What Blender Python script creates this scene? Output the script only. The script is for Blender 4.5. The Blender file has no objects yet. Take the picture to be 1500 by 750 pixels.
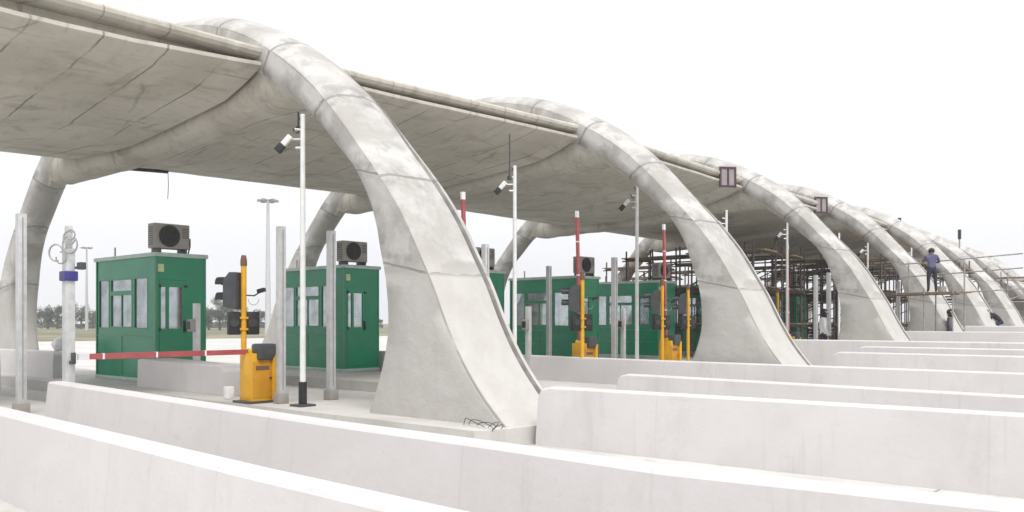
import bpy, bmesh, math, random
from mathutils import Vector, Matrix, noise
random.seed(7)
PI = math.pi
K = 1.2                      # every length below is multiplied by this at the very end
EYE = 1.39
F = 1270.0
HZ = 470.0
ISL = 0.2                    # island height above the road
C = bpy.context.scene.collection

def ray(u, D):
    """point on the ground plan under image column u at forward distance D"""
    k = (u - 750) / F
    return Vector((.75 * k * D - .6614 * D, .6614 * k * D + .75 * D))
def atz(u, v, z):
    return ray(u, (z - EYE) * F / (HZ - v))
def zat(v, D):
    return EYE + (HZ - v) / F * D

# ------------------------------------------------------------------ materials
def new_mat(name):
    m = bpy.data.materials.new(name); m.use_nodes = True
    nt = m.node_tree
    return m, nt, nt.nodes['Principled BSDF']
def simple(name, col, rough=.5, metal=0, var=.12, scale=6, bump=.0, emit=None):
    m, nt, b = new_mat(name)
    tc = nt.nodes.new('ShaderNodeTexCoord'); n = nt.nodes.new('ShaderNodeTexNoise')
    n.inputs['Scale'].default_value = scale; n.inputs['Detail'].default_value = 6
    nt.links.new(tc.outputs['Object'], n.inputs['Vector'])
    r = nt.nodes.new('ShaderNodeValToRGB')
    r.color_ramp.elements[0].position = .3; r.color_ramp.elements[1].position = .7
    r.color_ramp.elements[0].color = (*[c * (1 - var) for c in col], 1)
    r.color_ramp.elements[1].color = (*[min(1, c * (1 + var)) for c in col], 1)
    nt.links.new(n.outputs['Fac'], r.inputs['Fac']); nt.links.new(r.outputs['Color'], b.inputs['Base Color'])
    b.inputs['Roughness'].default_value = rough; b.inputs['Metallic'].default_value = metal
    if bump:
        bp = nt.nodes.new('ShaderNodeBump'); bp.inputs['Strength'].default_value = bump; bp.inputs['Distance'].default_value = .01
        nt.links.new(n.outputs['Fac'], bp.inputs['Height']); nt.links.new(bp.outputs['Normal'], b.inputs['Normal'])
    return m

class G:
    """tiny node-graph helper"""
    def __init__(s, nt): s.nt = nt; s.tc = nt.nodes.new('ShaderNodeTexCoord')
    def val(s, x, sock):
        if hasattr(x, 'links') or isinstance(x, bpy.types.NodeSocket): s.nt.links.new(x, sock)
        else: sock.default_value = x
    def math(s, op, a, b=0.0, c=None, clamp=False):
        n = s.nt.nodes.new('ShaderNodeMath'); n.operation = op; n.use_clamp = clamp
        s.val(a, n.inputs[0]); s.val(b, n.inputs[1])
        if c is not None: s.val(c, n.inputs[2])
        return n.outputs[0]
    def noise(s, scale, detail=5, rough=.55, dist=0., stretch=None, coord='Object'):
        n = s.nt.nodes.new('ShaderNodeTexNoise')
        n.inputs['Scale'].default_value = scale; n.inputs['Detail'].default_value = detail
        n.inputs['Roughness'].default_value = rough; n.inputs['Distortion'].default_value = dist
        src = s.tc.outputs[coord]
        if stretch:
            mp = s.nt.nodes.new('ShaderNodeMapping'); mp.inputs['Scale'].default_value = stretch
            s.nt.links.new(src, mp.inputs['Vector']); src = mp.outputs[0]
        s.nt.links.new(src, n.inputs['Vector']); return n.outputs['Fac']
    def smooth(s, x, lo, hi, to0=0., to1=1.):
        n = s.nt.nodes.new('ShaderNodeMapRange'); n.interpolation_type = 'SMOOTHSTEP'
        s.val(x, n.inputs[0]); n.inputs[1].default_value = lo; n.inputs[2].default_value = hi
        n.inputs[3].default_value = to0; n.inputs[4].default_value = to1
        return n.outputs[0]
    def mix(s, f, a, b):
        n = s.nt.nodes.new('ShaderNodeMix'); n.data_type = 'RGBA'
        s.val(f, n.inputs[0])
        for x, i in ((a, 6), (b, 7)):
            if isinstance(x, tuple): n.inputs[i].default_value = (*x, 1)
            else: s.nt.links.new(x, n.inputs[i])
        return n.outputs[2]
    def sep(s, coord):
        n = s.nt.nodes.new('ShaderNodeSeparateXYZ'); s.nt.links.new(s.tc.outputs[coord], n.inputs[0]); return n.outputs
    def bump(s, h, strength, dist, b):
        n = s.nt.nodes.new('ShaderNodeBump'); n.inputs['Strength'].default_value = strength; n.inputs['Distance'].default_value = dist
        s.nt.links.new(h, n.inputs['Height']); s.nt.links.new(n.outputs[0], b.inputs['Normal'])

def line(g, x, pos, w):           # 1 on a thin line, 0 away from it
    d = g.math('ABSOLUTE', g.math('SUBTRACT', x, pos))
    return g.smooth(d, w * .5, w, 1., 0.)

def mat_arch():
    m, nt, b = new_mat('arch concrete'); g = G(nt)
    blot = g.noise(.9, 7, .62, .6); fine = g.noise(9, 6, .6); mid = g.noise(2.6, 6, .6, .3)
    streak = g.noise(1.2, 5, .6, 0, (5, 5, .5))
    z = g.sep('Object')[2]
    up = g.smooth(z, 2.0 * K, 2.25 * K)
    col = g.mix(g.smooth(mid, .3, .7), (.42, .405, .375), (.48, .465, .44))
    colup = g.mix(g.smooth(blot, .38, .62), (.33, .315, .29), (.55, .535, .515))
    col = g.mix(up, col, colup)
    st = g.math('MULTIPLY', g.smooth(mid, .50, .66), g.math('MULTIPLY', up, .6))
    col = g.mix(st, col, (.25, .235, .215))
    col = g.mix(g.math('MULTIPLY', g.smooth(streak, .56, .75), .3), col, (.33, .315, .29))
    col = g.mix(g.math('MULTIPLY', g.smooth(fine, .5, .75), .22), col, (.40, .39, .37))
    oi = nt.nodes.new('ShaderNodeObjectInfo'); col = g.mix(g.math('MULTIPLY', oi.outputs['Random'], .3), col, (.58, .565, .55))
    uv = g.sep('UV')
    wob = g.math('MULTIPLY', g.math('SUBTRACT', g.noise(1.5, 4), .5), .18)
    um = g.math('ADD', uv[0], wob)
    ln = g.math('MULTIPLY', line(g, g.math('MODULO', um, 1.62), .62, .035), g.math('MULTIPLY', g.smooth(g.math('ABSOLUTE', z), 1.9 * K, 2.0 * K), 1.0))
    band = g.math('MULTIPLY', line(g, g.math('MODULO', um, 1.62), .62, .28), g.math('MULTIPLY', g.smooth(z, 1.9 * K, 2.0 * K), g.smooth(mid, .35, .6)))
    cr = line(g, uv[1], 0., .028)
    cr2 = line(g, uv[1], .965, .03)
    cr = g.math('MAXIMUM', cr, cr2)
    brk = g.smooth(g.noise(1.7, 4), .35, .55, .35, 1.)
    tot = g.math('MAXIMUM', g.math('MULTIPLY', ln, .58), g.math('MULTIPLY', g.math('MULTIPLY', cr, brk), .6))
    tot = g.math('MAXIMUM', tot, g.math('MULTIPLY', band, .28))
    col = g.mix(tot, col, (.13, .12, .105))
    nt.links.new(col, b.inputs['Base Color']); b.inputs['Roughness'].default_value = .85
    h = g.math('ADD', g.math('MULTIPLY', fine, .5), g.math('MULTIPLY', g.math('SUBTRACT', mid, tot), 1.0))
    g.bump(h, .55, .03, b)
    return m

def mat_soffit():
    m, nt, b = new_mat('canopy concrete'); g = G(nt)
    blot = g.noise(.55, 7, .62, .8); mid = g.noise(1.8, 7, .65, .5, (1, .45, 1)); fine = g.noise(8, 6, .6)
    col = g.mix(g.smooth(blot, .35, .65), (.44, .415, .36), (.535, .51, .455))
    col = g.mix(g.math('MULTIPLY', g.smooth(mid, .5, .7), .6), col, (.29, .265, .215))
    col = g.mix(g.math('MULTIPLY', g.smooth(fine, .5, .8), .3), col, (.25, .235, .2))
    v = nt.nodes.new('ShaderNodeTexVoronoi'); v.feature = 'DISTANCE_TO_EDGE'; v.inputs['Scale'].default_value = .38
    mp = nt.nodes.new('ShaderNodeMapping'); mp.inputs['Scale'].default_value = (.8, 1.3, .3); mp.inputs['Rotation'].default_value = (0, 0, .5)
    nz = nt.nodes.new('ShaderNodeTexNoise'); nz.inputs['Scale'].default_value = 1.2; nz.inputs['Detail'].default_value = 5
    nt.links.new(g.tc.outputs['Object'], nz.inputs['Vector'])
    add = nt.nodes.new('ShaderNodeVectorMath'); add.operation = 'MULTIPLY_ADD'
    nt.links.new(nz.outputs['Color'], add.inputs[0]); add.inputs[1].default_value = (.5, .5, .5); nt.links.new(g.tc.outputs['Object'], add.inputs[2])
    nt.links.new(add.outputs[0], mp.inputs['Vector']); nt.links.new(mp.outputs[0], v.inputs['Vector'])
    crack = g.smooth(v.outputs['Distance'], .003, .026, 1., 0.)
    crack = g.math('MULTIPLY', crack, g.smooth(g.noise(.8, 3), .5, .62, .0, .5))
    col = g.mix(crack, col, (.22, .20, .165))
    o = g.sep('Object'); wb = g.math('MULTIPLY', g.math('SUBTRACT', g.noise(1.1, 5), .5), .16)
    jl = line(g, g.math('MODULO', g.math('ADD', g.math('ADD', o[1], wb), 101.0), 1.045), .39, .022)
    jl = g.math('MULTIPLY', jl, g.smooth(g.noise(.7, 4, .6), .4, .55, .12, .75))
    jx = g.math('MULTIPLY', line(g, g.math('MODULO', g.math('ADD', g.math('ADD', o[0], wb), 101.0), 2.9), .6, .02), g.smooth(g.noise(.9, 4), .45, .6, 0., .6))
    jj = g.math('MAXIMUM', jl, jx); col = g.mix(jj, col, (.16, .145, .115))
    stn = g.noise(.9, 6, .65, .4, (1, 3.5, 1)); col = g.mix(g.math('MULTIPLY', g.smooth(stn, .55, .7), .4), col, (.25, .225, .18))
    nt.links.new(col, b.inputs['Base Color']); b.inputs['Roughness'].default_value = .9
    g.bump(g.math('ADD', g.math('MULTIPLY', g.math('SUBTRACT', mid, jj), 1.0), g.math('MULTIPLY', fine, .3)), .4, .03, b)
    return m

def mat_wall(name='barrier concrete', a=(.575, .555, .55), c=(.62, .60, .595)):
    m, nt, b = new_mat(name); g = G(nt)
    blot = g.noise(.8, 6, .6, .4); fine = g.noise(14, 5, .6); st = g.noise(1.6, 6, .65, .3, (1, 1, .35))
    col = g.mix(g.smooth(blot, .35, .65), a, c)
    col = g.mix(g.math('MULTIPLY', g.smooth(st, .54, .74), .35), col, tuple(x * .72 for x in a))
    col = g.mix(g.math('MULTIPLY', g.smooth(fine, .55, .8), .18), col, tuple(x * .7 for x in a))
    uv = g.sep('UV')
    ln = line(g, g.math('MODULO', uv[0], 3.0), 1.5, .014)
    col = g.mix(g.math('MULTIPLY', ln, .1), col, (.3, .29, .28))
    sc_ = g.noise(3.5, 6, .7, .2, (.35, .35, 3.5)); col = g.mix(g.math('MULTIPLY', g.smooth(sc_, .58, .7), g.math('MULTIPLY', g.smooth(blot, .4, .6), .2)), col, tuple(x * .6 for x in a))
    dr = g.noise(2.2, 5, .6, .1, (2.6, 2.6, .12)); col = g.mix(g.math('MULTIPLY', g.smooth(dr, .58, .72), .2), col, tuple(x * .62 for x in a))
    hx = g.math('SUBTRACT', g.math('MODULO', uv[0], 1.5), .75); hz = g.math('SUBTRACT', g.math('MODULO', uv[1], .35), .17)
    hd = g.math('SQRT', g.math('ADD', g.math('MULTIPLY', hx, hx), g.math('MULTIPLY', hz, hz))); col = g.mix(g.math('MULTIPLY', g.smooth(hd, .008, .014, 1., 0.), .12), col, (.25, .24, .23))
    vor = nt.nodes.new('ShaderNodeTexVoronoi'); vor.inputs['Scale'].default_value = 22
    nt.links.new(g.tc.outputs['Object'], vor.inputs['Vector'])
    pit = g.math('MULTIPLY', g.smooth(vor.outputs['Distance'], .06, .12, 1., 0.), g.smooth(blot, .45, .6))
    col = g.mix(g.math('MULTIPLY', pit, .15), col, (.3, .29, .28))
    nt.links.new(col, b.inputs['Base Color']); b.inputs['Roughness'].default_value = .8
    g.bump(g.math('ADD', g.math('MULTIPLY', fine, .5), st), .3, .02, b)
    return m

def mat_ground():
    m, nt, b = new_mat('grass and bare earth'); g = G(nt)
    n1 = g.noise(.05, 8, .6, .5); n2 = g.noise(1.2, 6)
    col = g.mix(g.smooth(n1, .4, .6), (.16, .15, .085), (.30, .27, .2))
    col = g.mix(g.math('MULTIPLY', n2, .5), col, (.12, .13, .06))
    nt.links.new(col, b.inputs['Base Color']); b.inputs['Roughness'].default_value = 1
    return m
def mat_road():
    m, nt, b = new_mat('concrete pavement'); g = G(nt)
    n1 = g.noise(.35, 7, .6, .6); n2 = g.noise(3, 6, .6); fine = g.noise(25, 4)
    col = g.mix(g.smooth(n1, .35, .65), (.50, .485, .46), (.60, .585, .565))
    col = g.mix(g.math('MULTIPLY', g.smooth(n2, .5, .75), .4), col, (.31, .295, .27))
    o = g.sep('Object')
    j = g.math('MAXIMUM', line(g, g.math('MODULO', g.math('ADD', o[0], 400), 5.0), 2.5, .02), line(g, g.math('MODULO', g.math('ADD', o[1], 400), 4.7), 2.5, .02))
    col = g.mix(g.math('MULTIPLY', j, .6), col, (.15, .14, .13))
    nt.links.new(col, b.inputs['Base Color']); b.inputs['Roughness'].default_value = .85
    g.bump(g.math('ADD', fine, n2), .25, .01, b)
    return m
def mat_glass():
    m = bpy.data.materials.new('window glass'); m.use_nodes = True; nt = m.node_tree; nt.nodes.clear()
    o = nt.nodes.new('ShaderNodeOutputMaterial'); t = nt.nodes.new('ShaderNodeBsdfTransparent'); gl = nt.nodes.new('ShaderNodeBsdfGlossy')
    t.inputs[0].default_value = (.66, .72, .71, 1); gl.inputs[0].default_value = (.85, .88, .9, 1); gl.inputs['Roughness'].default_value = .04
    tc = nt.nodes.new('ShaderNodeTexCoord'); n = nt.nodes.new('ShaderNodeTexNoise'); n.inputs['Scale'].default_value = 2.5
    nt.links.new(tc.outputs['Object'], n.inputs['Vector'])
    r = nt.nodes.new('ShaderNodeMapRange'); r.inputs[1].default_value = .3; r.inputs[2].default_value = .7; r.inputs[3].default_value = .28; r.inputs[4].default_value = .5
    nt.links.new(n.outputs['Fac'], r.inputs[0])
    x = nt.nodes.new('ShaderNodeMixShader'); nt.links.new(r.outputs[0], x.inputs[0]); nt.links.new(t.outputs[0], x.inputs[1]); nt.links.new(gl.outputs[0], x.inputs[2])
    nt.links.new(x.outputs[0], o.inputs[0]); return m
def mat_leaf(name, c1, c2):
    m, nt, b = new_mat(name); g = G(nt)
    col = g.mix(g.smooth(g.noise(.9, 4), .35, .65), c1, c2)
    nt.links.new(col, b.inputs['Base Color']); b.inputs['Roughness'].default_value = .7
    return m

M = dict(
    arch=mat_arch(), soffit=mat_soffit(), wall=mat_wall(), wall2=mat_wall('island concrete', (.47, .455, .43), (.56, .545, .52)),
    ground=mat_ground(), road=mat_road(), glass=mat_glass(),
    green=simple('booth green paint', (.008, .235, .115), .24, 0, .10, 1.5),
    greenlight=simple('booth green trim', (.05, .24, .14), .4, 0, .1),
    trim=simple('booth pale trim', (.42, .52, .48), .45, 0, .1),
    steel=simple('galvanised steel', (.52, .53, .53), .42, .25, .12, 9),
    white=simple('white painted steel', (.70, .71, .70), .4, 0, .08, 7),
    black=simple('black plastic', (.018, .018, .021), .45, 0, .25),
    dark=simple('dark grey casing', (.055, .06, .063), .45, 0, .2),
    acgrey=simple('condenser casing', (.30, .28, .26), .5, 0, .1, 5),
    acdark=simple('condenser grille', (.045, .042, .04), .5, 0, .2),
    yellow=simple('yellow paint', (.68, .36, .015), .4, 0, .12, 4, .1),
    yellowpale=simple('yellow green paint', (.62, .52, .08), .4, 0, .12, 4),
    orange=simple('amber cabinet side', (.52, .25, .015), .4, 0, .12, 4),
    red=simple('red paint', (.36, .075, .08), .4, 0, .15, 5),
    redlens=simple('red lens', (.35, .02, .015), .2),
    brown=simple('rust brown cap', (.16, .085, .05), .6, 0, .3),
    blue=simple('blue clamp', (.035, .035, .19), .4, 0, .2),
    cable=simple('grey cable', (.30, .30, .29), .5, 0, .2),
    wood=simple('timber plank', (.24, .17, .10), .8, 0, .35, 5, .3),
    woodred=simple('red brown formwork', (.10, .055, .042), .8, 0, .35, 5, .3),
    rust=simple('rusty scaffold tube', (.10, .08, .07), .7, .2, .4, 8),
    tube=simple('worn scaffold tube', (.33, .31, .29), .6, .3, .3, 8),
    skin=simple('skin', (.16, .085, .055), .6), hair=simple('dark hair', (.012, .01, .01), .7),
    shirtblue=simple('blue grey overalls', (.10, .10, .19), .85, 0, .2), shirtgrey=simple('grey mauve shirt', (.13, .11, .15), .85, 0, .2),
    trousers=simple('dark navy trousers', (.018, .02, .04), .85, 0, .2), jacket=simple('dark maroon jacket', (.035, .018, .028), .85, 0, .2),
    bark=simple('bark', (.10, .075, .05), .9, 0, .3), leafa=mat_leaf('leaves', (.040, .062, .035), (.075, .095, .05)),
    leafb=mat_leaf('grey green leaves', (.055, .07, .05), (.10, .115, .075)),
    paper=simple('pale notice', (.55, .62, .35), .6), plastic=simple('white plastic', (.75, .75, .76), .4),
    counter=simple('interior counter', (.25, .24, .22), .5),
    panelpink=simple('pale grey board', (.30, .265, .27), .6, 0, .1), frame_=simple('dark maroon frame', (.06, .03, .04), .5),
)

# ------------------------------------------------------------------ mesh helpers
class MB:
    def __init__(s): s.v = []; s.f = []; s.mi = []; s.uv = {}
    def add(s, vs, fs, mi=0):
        o = len(s.v); s.v += [tuple(x) for x in vs]; s.f += [tuple(i + o for i in f) for f in fs]; s.mi += [mi] * len(fs); return s
    def box(s, x0, x1, y0, y1, z0, z1, bev=0., mi=0, rot=None):
        bm = bmesh.new(); bmesh.ops.create_cube(bm, size=1)
        for v in bm.verts:
            v.co = Vector(((x0 + x1) / 2 + v.co.x * (x1 - x0), (y0 + y1) / 2 + v.co.y * (y1 - y0), (z0 + z1) / 2 + v.co.z * (z1 - z0)))
        if bev: bmesh.ops.bevel(bm, geom=bm.edges[:], offset=bev, segments=2, affect='EDGES', profile=.6)
        if rot is not None: bm.transform(rot)
        bm.verts.index_update()
        s.add([v.co[:] for v in bm.verts], [[v.index for v in f.verts] for f in bm.faces], mi); bm.free(); return s
    def tube(s, pts, r, n=10, cap=True, mi=0):
        pts = [Vector(p) for p in pts]; rs = r if isinstance(r, (list, tuple)) else [r] * len(pts)
        rings = []; up = None
        for i, p in enumerate(pts):
            a = pts[max(i - 1, 0)]; b = pts[min(i + 1, len(pts) - 1)]; t = (b - a).normalized()
            if up is None: up = Vector((0, 0, 1)) if abs(t.z) < .9 else Vector((1, 0, 0))
            e1 = t.cross(up).normalized(); e2 = e1.cross(t).normalized(); up = e2
            rings.append([p + (e1 * math.cos(2 * PI * k / n) + e2 * math.sin(2 * PI * k / n)) * rs[i] for k in range(n)])
        vs = [q for R_ in rings for q in R_]; fs = []
        for i in range(len(pts) - 1):
            for k in range(n):
                fs.append((i * n + k, i * n + (k + 1) % n, (i + 1) * n + (k + 1) % n, (i + 1) * n + k))
        if cap: fs.append(tuple(range(n))[::-1]); fs.append(tuple((len(pts) - 1) * n + k for k in range(n)))
        return s.add(vs, fs, mi)
    def prism(s, poly, y0, y1, axis='y', mi=0):
        n = len(poly)
        if axis == 'y': vs = [(p[0], y0, p[1]) for p in poly] + [(p[0], y1, p[1]) for p in poly]
        elif axis == 'x': vs = [(y0, p[0], p[1]) for p in poly] + [(y1, p[0], p[1]) for p in poly]
        else: vs = [(p[0], p[1], y0) for p in poly] + [(p[0], p[1], y1) for p in poly]
        fs = [tuple(range(n)), tuple(range(n, 2 * n))[::-1]] + [(i, n + i, n + (i + 1) % n, (i + 1) % n) for i in range(n)]
        return s.add(vs, fs, mi)
    def build(s, name, mats, parent=None, smooth=40, loc=None):
        me = bpy.data.meshes.new(name); me.from_pydata(s.v, [], s.f)
        mats = mats if isinstance(mats, (list, tuple)) else [mats]
        for m in mats: me.materials.append(m)
        if len(mats) > 1:
            for p, i in zip(me.polygons, s.mi): p.material_index = i
        bm = bmesh.new(); bm.from_mesh(me); bmesh.ops.recalc_face_normals(bm, faces=bm.faces)
        for e in bm.edges:
            e.smooth = len(e.link_faces) == 2 and e.calc_face_angle(0) < math.radians(smooth)
        for f in bm.faces: f.smooth = True
        bm.to_mesh(me); bm.free()
        o = bpy.data.objects.new(name, me); C.objects.link(o)
        if parent: o.parent = parent
        if loc: o.location = loc
        return o

def loft(rings, closed=True, uvs=None):
    """rings of equal length -> MB with optional per-ring-vertex uv"""
    b = MB(); n = len(rings[0])
    b.v = [tuple(p) for r_ in rings for p in r_]
    for i in range(len(rings) - 1):
        for k in range(n if closed else n - 1):
            b.f.append((i * n + k, i * n + (k + 1) % n, (i + 1) * n + (k + 1) % n, (i + 1) * n + k)); b.mi.append(0)
    if closed:
        b.f.append(tuple(range(n))[::-1]); b.mi.append(0)
        b.f.append(tuple((len(rings) - 1) * n + k for k in range(n))); b.mi.append(0)
    return b
def set_uv(o, table):
    me = o.data; uv = me.uv_layers.new(name='UVMap')
    for l in me.loops: uv.data[l.index].uv = table[l.vertex_index]

def tag(o, label=None, cat=None, group=None, kind=None):
    if label: o['label'] = label
    if cat: o['category'] = cat
    if group: o['group'] = group
    if kind: o['kind'] = kind
    return o
def thing(name, xy, z, label, cat, group=None, rz=0):
    o = bpy.data.objects.new(name, None); C.objects.link(o)
    o.location = (xy[0], xy[1], z); o.rotation_euler = (0, 0, rz); o.empty_display_size = .3
    return tag(o, label, cat, group)
KIDS = {}
def index_children():
    KIDS.clear()
    for o in C.objects:
        if o.parent: KIDS.setdefault(o.parent.name, []).append(o)
def dup(root, xy, z, label, rz=0):
    def cp(o, par):
        c = o.copy(); C.objects.link(c)
        if par: c.parent = par
        for ch in [q for q in ALL if q.parent == o]: cp(ch, c)
        return c
    ALL = list(C.objects)
    r = cp(root, None); r.location = (xy[0], xy[1], z); r.rotation_euler = (0, 0, rz); r['label'] = label
    return r
def SR(s, r): return Vector((-s, r))

# ------------------------------------------------------------------ setting
me = MB().add([(-320, -50, -.012), (140, -50, -.012), (140, 320, -.012), (-320, 320, -.012)], [(0, 1, 2, 3)])
tag(me.build('ground', M['ground']), kind='structure')
me = MB().add([(-62, -30, 0), (60, -30, 0), (60, 130, 0), (-62, 130, 0)], [(0, 1, 2, 3)])
tag(me.build('road', M['road']), kind='structure')

def island(r0, r1, s0, s1, z=ISL, nose=.9):
    b = MB(); pts = []
    w = (r1 - r0) / 2; cy = (r0 + r1) / 2
    for k in range(9):
        a = -PI / 2 + PI * k / 8; pts.append((-s0 + w * nose * math.cos(a), cy + w * math.sin(a)))
    for k in range(9):
        a = PI / 2 + PI * k / 8; pts.append((-s1 + w * .9 * math.cos(a), cy + w * math.sin(a)))
    b.prism([(p[0], p[1]) for p in pts], .002, z, 'z')
    tag(b.build('pavement', M['wall2'], smooth=30), kind='structure')
island(6.75, 9.1, 6.5, 22.5, ISL, .17)
for r0, r1 in ((2.9, 5.0),  (10.9, 13.4), (14.2, 17.2), (18.3, 21.0), (22.4, 25.4), (26.6, 29.0), (30.4, 33.4), (34.6, 37.0), (38.4, 41.4)):
    island(r0, r1, 5.4, 22.5)

# ------------------------------------------------------------------ arches
def catmull(P, n):
    out = []
    P = [Vector(p) for p in P]
    for i in range(len(P) - 1):
        p0 = P[max(i - 1, 0)]; p1 = P[i]; p2 = P[i + 1]; p3 = P[min(i + 2, len(P) - 1)]
        for k in range(n):
            t = k / n
            out.append(.5 * ((2 * p1) + (p2 - p0) * t + (2 * p0 - 5 * p1 + 4 * p2 - p3) * t * t + (3 * p1 - p0 - 3 * p2 + p3) * t ** 3))
    out.append(P[-1]); return out
Epts = [(-.24, -.03), (.15, .32), (.5, .74), (.77, 1.18), (1.0, 1.63), (1.25, 2.04), (1.57, 2.54), (2.0, 3.06), (2.5, 3.57), (3.1, 4.17), (3.7, 4.66), (4.4, 5.12), (5.2, 5.55), (6.2, 5.92), (7.3, 6.15), (8.4, 6.23)]
Ipts = [(2.3, -.03), (2.06, .5), (1.9, 1.0), (1.89, 1.45), (1.95, 1.85), (2.06, 2.15), (2.3, 2.72), (2.68, 3.2), (3.08, 3.52), (3.55, 3.93), (4.05, 4.3), (4.75, 4.68), (5.45, 5.02), (6.35, 5.36), (7.35, 5.58), (8.4, 5.66)]
W = 1.05
SC = 8.4
def ss(x, a, b):
    t = max(0, min(1, (x - a) / (b - a))); return t * t * (3 - 2 * t)
def We(s): return W - .45 * ss(s, 9.0, 13.0)      # the ribs get slimmer towards the far side
def arch_mesh():
    E = catmull(Epts, 3); I = catmull(Ipts, 3)
    E = E + [Vector((2 * SC - p.x, p.y)) for p in E[-2::-1]]; I = I + [Vector((2 * SC - p.x, p.y)) for p in I[-2::-1]]
    rings = []; uv = []; arc = 0
    n = len(E)
    for i in range(n):
        e = E[i]; d = I[i] - e
        t = (E[min(i + 1, n - 1)] - E[max(i - 1, 0)]).normalized(); nrm = Vector((-t.y, t.x))
        if i: arc += (E[i] - E[i - 1]).length
        c = .22 * ss(e.y, 2.6, 5.2); bl = ss(e.y, 1.7, 3.6); gs = .96 + (.52 - .96) * bl
        g_ = 1.0 if e.y < 5 else 1.0
        ring = []; vs = []
        wf = We(e.x) / W
        def put(p, y, v): ring.append((SC - p.x, y * wf, p.y + ISL)); vs.append((arc, v))
        for y in (0.004, .02, .045, .08, .13, .24, .4, .6, .8, .92):
            h = c * math.sin(PI * min(y / W, 1)) ** .8 - .05 * max(0, 1 - y / .12) ** 2
            put(e + nrm * h, y, y)
        hh = c * math.sin(PI * .92 / W) ** .8
        put(e + nrm * (hh * .8 - .05), .935, .945); put(e + nrm * (hh * .7 - .05), .965, .965)
        put(e + nrm * (hh * .6 + .02), .98, .98); put(e + nrm * .02, W - .01, W)
        put(e + d * .02, W, W + .02)
        for q in (.25, .6, 1.0): put(e + d * gs * q, W, W + .1 + q)
        for k in (.07, .2, .35, .5, .65, .8, .93):
            flat = 1.0; bulge = gs + (1 - gs) * math.sin(PI * k) ** .55
            dd = flat + (bulge - flat) * bl
            put(e + d * dd, W * (1 - k), 3 + k)
        for q in (1.0, .6, .25, .06): put(e + d * gs * q, 0.0, -.1 - q if q > .1 else -.06)
        rings.append(ring); uv += vs
    return rings, uv
def cross_mesh():
    st = [(3.35, 4.35, .30), (3.8, 4.36, .42), (4.5, 4.40, .46), (5.9, 4.40, .43), (7.4, 4.29, .40), (8.9, 4.19, .40), (10.3, 4.15, .41), (11.6, 4.10, .44), (12.4, 4.07, .45), (12.8, 4.12, .42), (13.1, 4.28, .34)]
    P = catmull([(a, b, c) for a, b, c in st], 3)
    rings = []
    for p in P:
        s, zb, hw = p; sm = min(s, 2 * SC - s)
        for (a, za), (b_, z2) in zip(Epts[:-1], Epts[1:]):
            if a <= sm <= b_: ez = za + (z2 - za) * (sm - a) / (b_ - a)
        zt = min(5.05, ez - .16)
        zb = min(zb, zt - .45)
        ring = []; N = 18; hh = min(.42, zt - zb - .02); zc = zb + hh
        for k in range(N):
            a = PI + PI * k / (N - 1); ca = math.copysign(abs(math.cos(a)) ** .6, math.cos(a)); sa = -abs(math.sin(a)) ** .6
            j = .012 * noise.noise(Vector((s * 1.7, k * .6, 3)))
            ring.append((SC - s, W / 2 + (hw + j) * ca, zc + (hh + j * 2) * sa + ISL))
        ring.append((SC - s, W / 2 + hw * .95, zt + ISL)); ring.append((SC - s, W / 2 - hw * .95, zt + ISL))
        wf = We(s) / W; ring = [(q[0], q[1] * wf, q[2]) for q in ring]
        rings.append(ring)
    return rings
A0 = SR(6.59 + SC, 7.187)          # centre of the first arch, near plane
archp = [(0, 0, 0), (7.18, -.45, 0), (15.8, .1, .04), (23.4, .43, .14), (31.2, .8, .24), (39.6, 1.6, .2), (47.8, 2.2, .22), (56.2, 2.9, .25)]
arch_lab = ['nearest and largest grey concrete arch, its wide flared foot behind the long low wall',
            'second concrete arch from the left, pale flared foot beside the rightmost yellow gate box',
            'third concrete arch from the left, its foot just right of the dark scaffolded gap',
            'fourth concrete arch, with the scaffold plank and standing worker across its leg',
            'fifth concrete arch, its foot right of the worker standing on the ground',
            'sixth concrete arch, its foot behind the crouching worker',
            'seventh concrete arch, small and close to the right edge of the picture',
            'last and smallest concrete arch at the far end of the row']
rings, uv = arch_mesh(); crings = cross_mesh()
def frame(i):
    """matrix of arch i"""
    if i < 0: dr, ds, yaw = -7.6, 0, 0
    else: dr, ds, yaw = archp[i]
    return Matrix.Translation((A0.x - ds, A0.y + dr, 0)) @ Matrix.Rotation(-yaw, 4, 'Z')
root0 = None
for i, (dr, ds, yaw) in enumerate(archp):
    xy = (A0.x - ds, A0.y + dr)
    if i == 0:
        root0 = thing('concrete_arch', xy, 0, arch_lab[0], 'arch', 'concrete arches carrying the toll canopy')
        o = loft(rings).build('arch_rib', M['arch'], root0, 62); set_uv(o, uv)
        loft(crings).build('crossbeam', M['soffit'], root0, 40)
    else:
        dup(root0, xy, 0, arch_lab[i], -yaw)

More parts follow.
